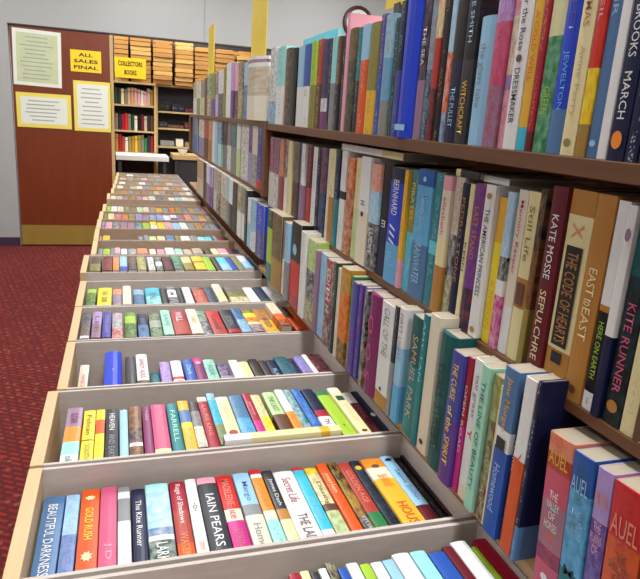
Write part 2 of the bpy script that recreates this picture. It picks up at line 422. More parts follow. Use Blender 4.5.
BOOKS[4] = """81.5 90.6 charcoal/brown:.4/white:.08 i=grey p
92 101.5 lilac/mauve i=brown p t=LEE,.2,.8,brown
102.4 111 violet_blue i=light_blue t=CORDUROY,.15,.85,lavender
112 122.8 mauve:.3/grey:.3/brick_red i=white p
124.8 136.4 green:.15/lime:.3/dark_green i=lime p d=dark_green_paperback_with_lime_band
137.8 148.6 navy/steel_blue i=steel_blue t=ANATOMY,.2,.8,steel_blue
149.6 161.8 charcoal/grey:.3/dark_green i=pale_green p
162.4 172.6 mint i=white t=SAFE,.2,.7,teal d=pale_mint_paperback
173 187.6 crimson/brick_red i=white t=WILL,.1,.5,white d=broad_red_paperback_with_white_letters
188 199.3 ivory i=tan t=oto,.35,.6,orange
199.6 208.4 green:.3/charcoal i=white p
208.8 222.6 red/brick_red i=maroon t=Cornwell,.2,.8,maroon d=plain_bright_red_paperback
223 235.8 charcoal/crimson:.15 i=black t=EDEN,.3,.7,grey
236 246 steel_blue/light_blue i=navy p
246.4 259.2 navy:.2/yellow:.2/burnt_orange:.2/ivory:.1/purple i=yellow p d=navy_yellow_and_purple_paperback
259.6 273.4 tan/gold i=brown p t=WILD,.4,.8,brown d=tan_paperback_with_brown_title
273.8 288 ivory:.5/burnt_orange/maroon i=orange p z=.012 d=ivory_over_orange_paperback_sticking_up
288.6 297 charcoal/burnt_orange i=brown p
297.5 309 burnt_orange/red i=orange p L=.2 d=glossy_orange_red_paperback"""
BOOKS[5] = """86.4 96 lime:.2/dark_green i=lime p
97.6 111.8 yellow i=brown t=THE_NEW,.2,.45,olive t=SUN,.55,.8,brown d=broad_yellow_paperback
112.8 121.8 salmon:.3/steel_blue i=orange p
122.7 131.4 ivory i=tan z=.006
133.6 144.3 light_blue:.3/steel_blue i=navy p
145.5 160.6 turquoise/aqua i=teal p t=TEAL,.3,.7,teal d=broad_turquoise_paperback
161 167.8 black i=grey
168 177.4 charcoal:.2/white:.4/charcoal i=white p t=AM,.3,.5,black
177.8 182.6 black i=grey
183 191.6 white i=ivory z=.004
192.4 204.4 brown:.15/brick_red i=salmon p
204.8 213.6 charcoal i=steel_blue p
214 224 ivory/cream i=tan z=.008 L=.185 d=pale_cream_paperback_set_higher
226 245 taupe:.4/olive:.25/cream i=charcoal p d=very_thick_taupe_and_olive_paperback
245.4 255.6 white i=ivory
256.4 266 navy:.7/dark_green i=steel_blue
266.4 275.7 white i=ivory t=-,.5,.55,grey
276 286 white/ivory i=grey"""
BOOKS[6] = """90.7 101 brown/olive i=dark_green p
102.8 112.4 black:.15/maroon i=brick_red p
113 119 salmon/orange i=brown
119.7 127.2 light_blue:.75/royal_blue i=white
128 136.5 brown/charcoal i=taupe p
136.9 145.5 olive i=cream p
147.7 154.3 white i=charcoal p
155.5 162.4 black/white:.3/dark_green i=white p
163 172.4 black i=crimson p
173 182 green:.3/dark_green i=mint p
182.6 192.4 cream/olive i=tan p
193.4 204.4 yellow:.4/brick_red:.1/yellow i=tan p d=yellow_paperback_with_reddish_band
204.8 212.7 lime i=green
213.7 218.6 charcoal
219 228.8 cyan/light_blue i=white
229 234.6 blue i=navy p
235 240.6 olive i=taupe p
241 249.6 white/light_blue i=steel_blue
250 257 blue/navy i=cyan p
257.6 262 tan"""
BOOKS[7] = """97 103 grey
103.5 110.2 lime/olive i=olive
111 114 grey
114.4 120.4 pink/grey i=white
121 127 white/light_blue i=grey
128 136 grey/charcoal i=white p
136.5 147 salmon/brown i=orange p
148.6 155 ivory/pink i=grey
156 163.5 pink/ivory i=brown p
164 172.8 white i=ivory
173.6 181 mint/white i=teal
182 190 beige i=ivory
190.6 200 beige/grey i=tan
202 208 black i=olive p
209 215.4 cream i=tan
215.7 224.5 pink/white i=mauve
225 232 maroon/charcoal i=black
233 243 steel_blue/grey i=navy p
243.6 247 charcoal"""
BOOKS[8] = """97 102 beige
103 110 gold/yellow i=brown
111 137 brick_red/salmon n=1 z=-.02 d=broad_flat_red_hardback_set_low
137.6 143 charcoal/grey i=white p
143.5 148 grey
148.6 155.5 pale_green/cream i=olive
156.4 164.4 cream/olive i=olive p
165 173 steel_blue/lavender i=navy
173.6 179 olive/green i=brown p
179.4 188.4 white/pale_green
189 195.6 grey
196 203 aqua/white
203.4 209.6 cyan
211 214 grey
214.4 222 maroon/brown i=black
222.6 231 charcoal/black i=grey p
232 240 crimson/red"""
def auto_row(x0, x1, cols, seed):
    rnd = random.Random(seed); x = x0; out = []; cs = cols.split()
    w = (x1-x0)/len(cs)
    for c in cs:
        a = w*rnd.uniform(.9, 1.08); out.append('%.1f %.1f %s p' % (x, x+w-.3, c)); x += w
    return '\n'.join(out)
BOOKS[9] = auto_row(98, 231, 'plum pink charcoal/black mauve mauve charcoal/teal lime yellow/white yellow pink light_blue white grey tan charcoal grey charcoal taupe', 1)
BOOKS[10] = auto_row(101, 225, 'dark_green cream red brick_red olive lavender mauve steel_blue blue white white/purple mauve salmon grey tan/orange charcoal maroon black', 2)
BOOKS[11] = auto_row(105, 218, 'lime white ivory dark_green taupe pale_green ivory brown gold grey brick_red olive brown tan grey crimson taupe maroon', 3)
BOOKS[12] = auto_row(110, 212, 'ivory beige maroon brown brick_red pink/ivory ivory charcoal taupe white aqua white cream pink grey charcoal', 4)
BOOKS[13] = auto_row(115, 208, 'olive tan grey taupe brown taupe beige brown charcoal grey beige white salmon grey taupe', 5)
BOOKS[14] = auto_row(117, 205, 'ivory taupe beige white grey tan orange beige charcoal tan white salmon taupe grey', 6)
BOOKS[15] = auto_row(119, 202, 'ivory taupe olive white charcoal grey taupe beige mauve grey ivory tan brown', 7)
BOOKS[16] = auto_row(120, 199, 'beige brown taupe pink olive grey tan brown grey taupe charcoal beige', 8)
BOOKS[17] = auto_row(120, 196, 'olive white brown taupe grey beige brown olive grey taupe brown grey', 9)
RX_TRAY = Matrix.Rotation(-PI/2, 4, 'X')
def interp(pl, x):
    if x <= pl[0][0]: return pl[0][1]
    for (a, ya), (b, yb) in zip(pl, pl[1:]):
        if x <= b: return ya+(yb-ya)*(x-a)/(b-a)
    return pl[-1][1]
CX0, CX1 = az(222, 441, .842).x, az(337, 433, .842).x
for ti, (yf, yb, xl, zs, L, pl) in enumerate(TR):
    rows = [parse(r) for r in BOOKS[ti].split('\n')]
    lastx = xl+.020
    first = True
    for bi, d in enumerate(rows):
        zz = zs+d.get('z', 0)
        X0 = az(d['x0'], interp(pl, d['x0']), zz).x; X1 = az(d['x1'], interp(pl, d['x1']), zz).x
        X0 = max(X0, lastx+.0006); X1 = min(max(X1, X0+.005), XR-.007)
        if X1-X0 < .004: continue
        lastx = X1
        T = X1-X0; LL = d.get('L', L*random.uniform(.96, 1.03)); LL = min(LL, yb-yf-(.018 if ti != 2 else .040))
        zj = zz+random.uniform(-.003, .003) if ti else zz
        D = zj-TB-.005
        y0 = yf+.009
        if ti == 2 and X1 > CX0-.004 and X0 < CX1+.004: y0 = yf+.031
        mw = Matrix.Translation(((X0+X1)/2, y0, zj)) @ RX_TRAY
        loc = 'nth from the left in the '+TNAME[ti]
        finish(d, T=T, H=LL, D=D, mw=mw, place=('left, '+TNAME[ti], bi+1), group='paperbacks in the '+TNAME[ti], tray=ti)

# ------------------------------------------------------------------ the long shelf: three boards, two bays; spines face the aisle
XS = .435; Z1, Z2, Z3 = 1.332, 1.0926, .8645
RZ_SH = Matrix.Rotation(-PI/2, 4, 'Z')
SH = {}
SH[('near', 1)] = (Z1, [(80, """270.5 276 white/light_blue:.3 p y=48
276.4 284 aqua/white i=steel_blue y=47
284.6 290 charcoal i=tan p y=48
291 296 black i=dark_teal y=48
297 303 light_blue/white i=white y=46
303.4 310 blue:.5/white i=navy y=44
310.6 315.4 lime/olive y=41
315.8 320.5 brick_red/brown y=39
321 328 navy:.65/white:.15/plum i=purple p y=39
328.3 331 navy y=38
331.4 336 aqua/grey y=35
336.4 340 brown/charcoal y=36
340.3 344 charcoal y=35
344.3 347 pink y=14 D=.2 n=1 d=tall_thin_pink_book_standing_proud
347.4 354 brown:.3/charcoal i=olive p y=28
354.5 359 teal/charcoal:.5 y=27
359.4 366.8 light_blue:.32/burnt_orange i=white p=0 y=24 d=pale_blue_over_orange_paperback
367.2 375.2 olive/gold:.4 i=brown y=22 d=olive_yellow_paperback
375.7 381 violet_blue/blue y=14
381.6 389.4 light_blue/sky_blue/grey:.3 i=olive p y=14
389.8 394.4 dark_green y=17
395 400.4 navy/violet_blue i=light_blue y=1
400.8 417 royal_blue i=royal_blue n=1 t=#,.91,.95,light_blue h H=.232 d=broad_bright_royal_blue_hardback
417.4 424.8 black/mauve:.4 i=mauve p H=.215 t=THE_SEA,.25,.5,white
425.2 431.6 grey/charcoal i=light_blue p
432 437 cream/brick_red/charcoal:.35 i=red p
437.4 444 black i=gold
444.4 449.4 light_blue/burnt_orange/steel_blue:.2 i=white p
450 460 black/navy i=brown pw=.3 t=THE_PULLET,.66,.9,light_blue d=dark_paperback_with_pale_lower_lettering
461 472.4 black:.5/charcoal i=tan pw=.12 t=WITCHCRAFT,.62,.94,gold t=JANE_SMITH,.05,.4,light_blue d=black_paperback_with_gold_lower_lettering
473 488.4 light_blue:.4/light_blue i=light_blue y=23 h t=the_glass_lake,.2,.7,grey d=short_plain_pale_hardback
490.4 503 lilac/rose/mauve i=crimson p d=floral_pink_and_lilac_paperback
503.6 511.6 pink/ivory:.3/lavender:.08/pink i=brick_red p
512 524.6 white i=black t=Under_the_Rose,.1,.48,charcoal t=DRESSMAKER,.57,.86,charcoal t=o,.5,.54,brown d=white_paperback_with_black_script_title
525 534 gold:.88/turquoise i=brown t=A_COLD_WELL,.3,.65,burnt_orange d=golden_paperback_with_turquoise_foot
534.6 541 crimson:.9/maroon i=gold d=slim_dark_red_hardback
541.5 556.4 olive:.1/brown:.05/cream:.26/green i=mint p t=GREEN,.66,.8,lime d=leafy_green_paperback_with_cream_panel
557 572 royal_blue:.78/steel_blue i=sky_blue t=OWLET,.08,.42,violet_blue t=JEWELTON,.5,.78,sky_blue d=deep_blue_paperback_with_pale_blue_foot
572.6 587.4 cream i=tan t=A_CHRISTMAS,.05,.42,tan t=Anne_Perry,.5,.82,beige t=o,.92,.96,olive d=cream_paperback_with_faint_beige_title
588 597 red:.6/yellow:.25/olive i=burnt_orange p t=SOLEIL,.15,.4,pink
597.6 609.6 steel_blue i=sky_blue t=INK_AIR,.1,.4,light_blue t=o,.92,.95,light_blue d=medium_blue_paperback
610 619.4 white i=white n=1 d=slim_icy_blue_paperback
620 638 navy i=charcoal t=ALDINE_BROOKS,.14,.56,white t=MARCH,.62,.82,white t=@,.87,.95,orange d=navy_paperback_with_white_five_letter_title
638.6 652 black/navy i=white
653 672 maroon/charcoal i=gold
673 700 navy i=cream""")])
SH[('near', 2)] = (Z2, [(170, """270 274 brick_red/ivory p y=137
274.4 279.8 mauve/white p y=137
280.2 284 salmon/brick_red p y=138
284.3 288.4 brown/white p y=139
288.7 292.6 cream y=141
293 298.6 taupe/brown p y=142
299 302.4 steel_blue y=143
302.6 305.8 white/mauve y=144
306 310.8 maroon/brick_red i=pink y=146
311.2 315.6 white y=147
316 319.6 navy y=148
320 326.6 maroon:.5/navy i=steel_blue p y=148
327 331 ivory i=grey y=149
331.3 336 cream/tan y=149
336.3 341 navy/teal y=150
341.3 347 white:.4/charcoal:.08/white i=grey y=150"""), (190, """347.6 354.4 burnt_orange:.3/brick_red i=cream p y=158 d=orange_red_paperback_with_pale_print
354.8 360.8 cream/pale_green i=olive y=158
361.4 371.4 white/ivory i=grey y=157 t=o,.5,.55,black t=H,.4,.44,charcoal d=white_paperback_with_small_black_oval
372 381.2 salmon:.25/light_blue:.3/charcoal i=white p y=164 t=LUCKY,.6,.85,white
381.6 391.4 black:.55/navy i=charcoal y=163 t=m,.5,.56,white
391.8 405 navy:.12/royal_blue/sky_blue:.35 i=blue y=168 pw=.2 t=BERNHARD,.1,.4,white t=//,.48,.66,white t=SALLY,.72,.85,light_blue d=vivid_blue_paperback_with_white_brush_strokes
405.4 409 gold/pink:.25 y=170"""), (240, """402.5 411.6 teal:.3/olive/turquoise:.5 i=cream pw=.4 y=170 t=PIRATES,.1,.4,yellow d=map_patterned_green_and_turquoise_paperback
412 428 blue:.12/sky_blue/steel_blue i=teal pw=.4 y=170 t=Twenty_Some,.18,.46,light_blue t=RAINWATER,.56,.88,light_blue t=o,.05,.09,light_blue d=broad_sky_blue_paperback_with_pale_script
428.4 437.6 teal:.5/cyan:.1/teal i=light_blue pw=.3 y=173
438.2 447 pink:.1/ivory:.35/cream:.2/tan i=rose y=176 t=elizabeth,.15,.42,rose d=cream_and_peach_paperback_with_pink_script
447.3 456.6 beige:.4/charcoal/olive i=white p y=177
457 464.4 navy i=tan t=PEDRO_STONE,.1,.7,tan y=183
464.8 469.4 cream i=black t=KEEN,.4,.6,black y=184
469.8 480.6 purple/navy:.3 i=brick_red p t=LAST_STAND,.15,.5,tan y=184 d=dark_purple_paperback
481 491.4 white i=black t=THE_AMERICAN_PRINCESS,.15,.72,charcoal t=o,.05,.09,tan t=o,.93,.97,tan y=185 d=white_paperback_with_long_black_capital_title
491.8 501.6 gold:.3/yellow i=orange t=A_SPOON,.55,.9,gold y=197 d=shorter_bright_yellow_paperback
502 509.6 light_blue:.4/charcoal:.15/white:.1/magenta i=white p y=192
510 520 ivory/white:.3 i=rose t=Memory_Keeper,.06,.5,magenta y=190 d=pale_pink_paperback_with_magenta_script
520.4 532.4 cream:.5/tan:.18/cream i=brown t=Still_Life,.08,.4,olive t=#,.53,.66,brown y=192 d=cream_paperback_with_small_framed_painting
532.8 539 charcoal/brown/olive i=tan p y=190"""), (300, """537.6 552.8 maroon i=gold t=KATE_MOSSE,.14,.47,white t=SEPULCHRE,.53,.91,cream t=o,.94,.97,gold H=.213 d=dark_red_paperback_with_bold_white_title
553.6 579.6 tan:.12/cream:.68/tan i=brown t=#,.27,.78,black t=THE_CODE,.3,.52,tan t=OF_HEARTS,.54,.76,tan t=X,.16,.23,salmon t=I,.81,.87,black H=.213 d=broad_amber_paperback_with_black_title_panel
580.4 600.4 tan i=brown t=EAST,.34,.47,cream t=to,.485,.52,cream t=EAST,.53,.69,cream t=o,.92,.96,brown H=.213 d=amber_paperback_with_large_cream_title
601 613.6 white:.48/tan:.03/black:.4/white i=charcoal t=HERE_ON_EARTH,.56,.84,lime t=...,.94,.97,charcoal H=.21 D=.15 d=white_over_black_paperback_with_lime_title
614.4 623.6 light_blue:.0/white:.6/navy i=grey t=o,.1,.16,mauve H=.208 d=white_over_navy_paperback
624.4 645 dark_teal:.3/black i=teal pw=.4 t=KITE_RUNNER,.42,.84,rose t=o,.88,.94,tan H=.208 d=black_paperback_with_rose_pink_title
646 662 charcoal:.5/cream:.5 i=beige H=.2
663 690 brown i=cream""")])
SH[('near', 3)] = (Z3, [(260, """266.4 271.4 dark_green/lime:.5/teal i=yellow y=210
271.8 281 brown/tan:.4 i=olive p y=214
281.4 285 grey/white y=222
285.4 289 light_blue/grey y=223
289.4 298.6 black:.45/red:.4/crimson i=light_blue y=223 t=o,.25,.38,light_blue d=black_over_red_paperback"""), (300, """298.8 303.6 white i=grey D=.19 y=232 d=slim_white_book
304.4 313 lime:.35/charcoal:.35/olive i=white p y=240 d=lime_over_charcoal_paperback
313.4 316.4 mauve y=250
316.8 324.6 light_blue i=steel_blue y=254 d=plain_light_blue_paperback
325 332.8 crimson/maroon i=white p y=260 t=EDITH_M,.1,.6,white
333.2 337 dark_green/charcoal y=262
337.4 340.6 ivory y=268
341 349 tan/burnt_orange:.5/brown i=gold p y=268
349.4 352.4 green/olive y=276
352.8 358.4 violet_blue/purple i=lavender y=282"""), (350, """352.6 358.4 purple/violet_blue i=pink y=284
358.8 361.6 blue/navy y=287
362 365 charcoal/brown p y=290
365.4 377.4 plum i=rose h y=294 t=O_O_S,.2,.85,rose d=plum_magenta_hardback
378 391.2 white:.86/tan i=charcoal y=303 t=CALL_OF_THE,.05,.5,grey t=o,.8,.84,navy d=white_hardback_with_grey_title_and_tan_foot
391.6 395 charcoal/grey y=306
395.4 402 white/light_blue/sky_blue i=grey y=308 t=FIRST_LIGHT,.05,.45,grey d=white_fading_to_blue_paperback"""), (400, """401.8 413.6 dark_teal:.4/teal i=tan y=317 t=SAMUEL_PARK,.15,.85,beige d=dark_teal_paperback_with_beige_capitals
414 419 teal i=aqua y=315 t=AMY_TAN,.05,.5,aqua d=slim_teal_paperback
419.4 430 ivory i=navy y=316 t=o,.9,.94,navy d=ivory_paperback
431.6 448.6 dark_teal i=teal h y=334 t=WALL_STREET,.2,.85,black d=thick_dark_teal_hardback
449.2 461.6 violet_blue/purple i=yellow y=352 t=THE_CURSE,.08,.35,yellow t=of_the_SPIRIT,.4,.85,yellow d=indigo_paperback_with_bold_yellow_title
462 467.2 crimson/magenta i=white y=357 t=OPEN_ROAD,.2,.7,white
467.6 478.4 white:.9/ivory i=tan y=360 t=tall_grass,.1,.4,grey t=Y,.48,.56,burnt_orange d=white_paperback_with_small_orange_twig
479 488.4 mint i=teal y=366 t=THE_LINE_OF_BEAUTY,.1,.85,dark_teal d=mint_green_paperback"""), (450, """480.4 491.6 olive:.3/brown/maroon i=pale_green p y=376 d=olive_and_brown_paperback
492 494.4 cream y=385
494.8 510 steel_blue:.35/white:.12/blue i=gold y=389 t=Jane_Morgan,.05,.36,gold t=#,.4,.47,black t=Homewood,.56,.85,light_blue H=.21 d=blue_paperback_with_gold_script_and_dog_panel
510.5 515 navy i=white y=394 t=MARA,.3,.5,white
515.4 528 white:.45/burnt_orange i=light_blue y=405 D=.17 H=.212 t=Y,.4,.5,burnt_orange d=white_over_orange_paperback
528.4 533 navy/steel_blue:.2 i=white h y=407 H=.222 D=.17 d=tall_navy_hardback"""), (520, """536 563.5 salmon:.12/brick_red:.1/rose:.2/mauve:.3/plum:.1/rose i=burnt_orange p k=4 H=.171 D=.11 tv=THE/VALLEY/OF/HORSES,.34,.6,white,.5 tv=AUEL,.08,.2,gold,.75 tv=@,.88,.94,white,.3 d=thick_mottled_rose_paperback
564.5 588 blue:.22/sky_blue:.5/teal i=dark_teal p k=4 H=.171 D=.11 tv=AUEL,.12,.24,light_blue,.8 tv=THE/MAMMOTH/HUNTERS,.32,.5,light_blue,.75 tv=@,.86,.92,white,.3 tv=M,.68,.76,navy,.5 d=thick_bright_blue_paperback
589.5 608 lilac/purple:.4/plum i=lavender p k=4 H=.171 D=.11 tv=AUEL,.12,.22,salmon,.8 tv=THE/PLAINS/OF,.3,.5,pink,.7 tv=W,.7,.78,navy,.5 d=thick_purple_paperback
609.5 650 red/burnt_orange/orange:.4 i=crimson pw=.4 k=4 H=.171 D=.11 tv=AUEL,.15,.3,salmon,.8 tv=THE/SHELTERS/OF/STONE,.36,.6,brown,.6 d=very_thick_red_orange_paperback
652 690 teal i=white H=.171 k=4""")])
SH[('far', 1)] = (Z1, [(95, """193.4 196.4 beige/white p y=82
196.6 200 ivory/olive p y=82
200.4 204 grey/pale_green p y=80
204.3 207 maroon y=78
207.2 211.4 green/olive p y=75
211.6 214.6 olive/purple:.4 y=74
215 217.6 purple/lilac p y=72
217.8 223 white/charcoal p y=70
223.2 225 olive y=68
225.4 230.6 white i=white y=63
230.8 233.4 lilac/purple y=63
233.7 238 pink/maroon:.5 y=63
238.4 242.4 brown/olive p y=62
242.8 248 light_blue:.4/steel_blue i=navy y=62
248.2 250 maroon y=63
250.4 268.6 white:.05/plum:.05/white:.06/beige:.45/ivory i=tan h y=58 n=1 p D=.02 d=wide_face-out_picture_book_with_purple_masthead"""), ])
SH[('far', 2)] = (Z2, [(150, """192 194.6 steel_blue
194.8 197.6 grey/steel_blue
198 203.6 white/lavender p
204 208.2 brick_red/brown
208.5 211.8 salmon/tan p
212 214.8 white
215.2 218 light_blue
218.3 221.6 steel_blue/aqua p
222 226 charcoal/grey p
226.3 230 mauve/white p
230.4 235.6 teal/grey p
236 239.8 white/pale_green
240.4 247.8 white i=charcoal p
248.2 252 purple/lavender
252.4 258 ivory/grey p
258.4 263.6 violet_blue:.85/red""")])
SH[('far', 3)] = (Z3, [(210, """197 202.8 tan/beige p y=150
203 205 black y=153
205.3 209 white/mauve y=156
209.2 212 lavender/purple y=158
212.3 216 beige/ivory p y=161
216.2 219.6 taupe/charcoal p y=164
219.8 225.6 ivory/beige p y=168
226 229 light_blue/grey y=172
229.3 232.6 white/charcoal y=175
233 237.4 charcoal/black y=178
237.7 241.6 olive/white p y=181
242 245.4 grey/white y=185
245.6 248 charcoal y=190
248.3 251 white/light_blue y=198
251.2 255.2 light_blue/white:.4 p y=199
255.4 263 royal_blue/violet_blue i=navy y=204 D=.17 d=deep_blue_hardback""")])
SN = {1: 'top shelf', 2: 'middle shelf', 3: 'bottom shelf'}
FARZ = {1: 1.338, 2: 1.122, 3: .900}
XP = {('near', 1): .435, ('near', 2): .445, ('near', 3): .412, ('far', 1): .435, ('far', 2): .441, ('far', 3): .420}
ZP = {k: 1.35-(1.35-(FARZ[k[1]] if k[0] == 'far' else {1: Z1, 2: Z2, 3: Z3}[k[1]]))*v/.435 for k, v in XP.items()}
for (bay, sh), (z, groups) in sorted(SH.items()):
    z = ZP[(bay, sh)]; XS = XP[(bay, sh)]
    allr = []
    for yy, txt in groups:
        for r in txt.split('\n'):
            d = parse(r); d['yy'] = yy; allr.append(d)
    lastY = 4.115 if bay == 'far' else (1.927 if sh < 3 else 2.2)
    lo = (1.975 if sh < 3 else 1.85) if bay == 'far' else .2
    if (bay, sh) == ('near', 3): lastY = far3_end
    for bi, d in enumerate(allr):
        # x edge -> distance along the aisle on the plane of the spines
        Ya = ax(d['x0'], d['yy'], XS).y; Yb = ax(d['x1'], d['yy'], XS).y
        Ya = min(Ya, lastY-.0006)
        if Ya-Yb < .004: Yb = Ya-.006
        Yb = max(Yb, lo)
        if Ya-Yb < .004: continue
        lastY = Yb
        if (bay, sh) == ('far', 3): far3_end = Yb-.001
        Ym = (Ya+Yb)/2; T = Ya-Yb
        if 'H' in d: H = d['H']
        elif 'y' in d:
            xm, ym = (d['x0']+d['x1'])/2, d['y']
            # height of the ray through the top at that distance
            a = pix((XS, Ym, z)); b = pix((XS, Ym, z+.2)); H = .2*(a[1]-ym)/(a[1]-b[1])
        else: H = random.uniform(.197, .216)
        H = max(.155, min(H, .25 if sh == 1 else .2215 if sh == 2 else (.19 if bay == 'far' else .215)))
        if sh == 2 and bay == 'near' and d['x1'] < 515: H = min(H, .207)
        D = d.get('D', random.uniform(.125, .15 if sh < 3 else .145))
        xo = random.uniform(-.004, .004) if sh != 1 else random.uniform(-.002, .003)
        mw = Matrix.Translation((XS+xo, Ym, z)) @ RZ_SH
        if 'k' in d:                                             # leaning towards the far end, resting on its lower edge
            a = math.radians(d['k'])
            mw = Matrix.Translation((XS+xo, Ym-H/2*math.sin(a), z+T/2*math.sin(a))) @ Matrix.Rotation(-a, 4, 'X') @ RZ_SH
        place = ('post, near %s' % SN[sh] if bay == 'near' else 'far end, distant %s' % SN[sh], bi+1)
        finish(d, T=T, H=H, D=D, mw=mw, place=place, soft=(bay == 'far'), group='books on the %s %s' % (('near' if bay == 'near' else 'distant'), SN[sh]), tray=None)

# ------------------------------------------------------------------ build the books
print('far3', far3_end)
def area(d):
    T, H = d['T'], d['H']; P = [pix(d['mw'] @ Vector(p)) for p in ((-T/2, 0, 0), (T/2, 0, 0), (T/2, 0, H), (-T/2, 0, H))]
    a = abs(sum(P[i][0]*P[(i+1) % 4][1]-P[(i+1) % 4][0]*P[i][1] for i in range(4)))/2
    cx = sum(p[0] for p in P)/4; vis = 1
    if min(p[0] for p in P) > 640 or min(p[1] for p in P) > 579: return -1
    return a
SPECS = [s for s in SPECS if area(s) >= 0]
SPECS.sort(key=lambda s: -area(s))
NIND = 300
def layers(bm):
    return (bm.loops.layers.float_color.new('col'), bm.loops.layers.float_color.new('ink')), bm.loops.layers.uv.new('spine')
def props(d):
    tx = 0. if d.get('notxt') or 'n' in d else (1. if not d['ts'] else .0)
    return tx, d.get('pic', d.get('pw', 0.)), bool(d.get('hard'))
class Shapes: pass
def glyph(s, w, h):
    """small printed marks that are not letters: panels, rings, strokes"""
    bm = bmesh.new()
    if s == '#': box = [(-w/2, -h/2), (w/2, -h/2), (w/2, h/2), (-w/2, h/2)]; bm.faces.new([bm.verts.new((x, y, 0)) for x, y in box])
    elif s in ('o', '@', '*'):
        n = 16; r = []
        for k in range(n):
            q = 1 if s != '*' or k % 2 else .6
            r.append(bm.verts.new((w/2*q*math.cos(2*PI*k/n), h/2*q*math.sin(2*PI*k/n), 0)))
        bm.faces.new(r)
    elif s == '//':
        for k in range(3):
            x = -w/2+w*k/3; bm.faces.new([bm.verts.new(p) for p in ((x, -h/2, 0), (x+w*.12, -h/2, 0), (x+w*.3, h/2, 0), (x+w*.2, h/2, 0))])
    me = bpy.data.meshes.new('mark'); bm.to_mesh(me); bm.free(); return me
nb = 0
for d in SPECS[:NIND]:
    T, H, D = d['T'], d['H'], d['D']; tx, pic, hard = props(d)
    label = '%s, %s from %s' % (describe(d), ordn(d['place'][1]), d['place'][0])
    root = empty('book', (0, 0, 0), label, 'book', d['group']); root.matrix_world = d['mw']
    bm = bmesh.new(); lay, uvl = layers(bm)
    book_bm(bm, T, H, D, bands_of(d['cols']), d['ink'], tx, pic, hard, lay, uvl, random.uniform(0, 5))
    bmesh.ops.recalc_face_normals(bm, faces=bm.faces)
    me = bpy.data.meshes.new('cover'); bm.to_mesh(me); bm.free()
    link('cover', me, M['cover'], root)
    boxes('page_block', [pages_box(T, H, D, hard)], M['pages'], root)
    bulge = T*.13 if hard else min(.0012, T*.05)
    for t in d['ts']:
        s, f0, f1, c = t[0].replace('_', ' '), float(t[1]), float(t[2]), t[3]
        ln = (f1-f0)*H; wd = T*.42
        if s in ('#', 'o', '@', '*', '//'):
            if s == '#': wd = T*.62
            elif s != '//': wd = min(T*.6, ln*1.3)
            me = glyph(s, ln, wd); nm = 'spine_mark'
        else:
            me = text_mesh(s, ln, wd if s not in ('+', '-', '--o--', '...') else wd*.3); nm = 'spine_title'
        zc = H*(1-(f0+f1)/2)
        yoff = -(bulge+.0005) - (.0003 if d['ts'].index(t) else 0)
        for v in me.vertices:      # lie on the (slightly rounded) spine
            x, y = v.co.x, v.co.y; v.co = (y, yoff, zc-x)
        o = link(nm, me, inkmat(PAL[c]), root)
        if len(s) > 2 and s not in ('--o--', '...'): o['label'] = 'spine title in %s' % cname(c)
        else: o['label'] = 'small %s printed mark' % cname(c)
    for t in d.get('tv', []):                                    # lines of lettering across a thick spine
        ls = t[0].split('/'); f0, f1, c, wf = float(t[1]), float(t[2]), t[3], float(t[4])
        for i, s in enumerate(ls):
            hh = (f1-f0)*H/len(ls); me = glyph(s, T*wf, hh*.85) if s == '@' else text_mesh(s, T*wf*(len(s)/max(map(len, ls)))**.6, hh*.78)
            zc = H*(1-f0)-hh*(i+.5)
            for v in me.vertices: v.co = (v.co.x, -bulge-.0005, v.co.y+zc)
            link('spine_title', me, inkmat(PAL[c]), root)['label'] = 'spine lettering in %s' % cname(c)
    nb += 1
# remaining, smaller books: one uncounted mass
bm = bmesh.new(); lay, uvl = layers(bm)
for d in SPECS[NIND:]:
    b0 = len(bm.verts); tx, pic, hard = props(d); n0 = set(bm.verts)
    tmp = bmesh.new(); l2, u2 = layers(tmp)
    book_bm(tmp, d['T'], d['H'], d['D'], bands_of(d['cols']), d['ink'], tx, pic, hard, l2, u2, random.uniform(0, 50))
    pb = pages_box(d['T'], d['H'], d['D'], hard); nf = len(tmp.faces); box_bm(tmp, *pb); tmp.faces.ensure_lookup_table()
    for f in tmp.faces[nf:]:
        for l in f.loops: l[l2[0]] = (*lin((214, 206, 190)), 0); l[l2[1]] = (*lin((214, 206, 190)), 0); l[u2].uv = (9, 9)
    bmesh.ops.recalc_face_normals(tmp, faces=tmp.faces)
    tmp.transform(d['mw'])
    me = bpy.data.meshes.new('tmp'); tmp.to_mesh(me); tmp.free(); bm.from_mesh(me); bpy.data.meshes.remove(me)
me = bpy.data.meshes.new('distant_books'); bm.to_mesh(me); bm.free()
if len(me.vertices):
    o = link('distant_books', me, M['cover'], None, 'stuff')
    tag(o, 'small distant books packed in the far trays and the distant end of the shelves', 'books')

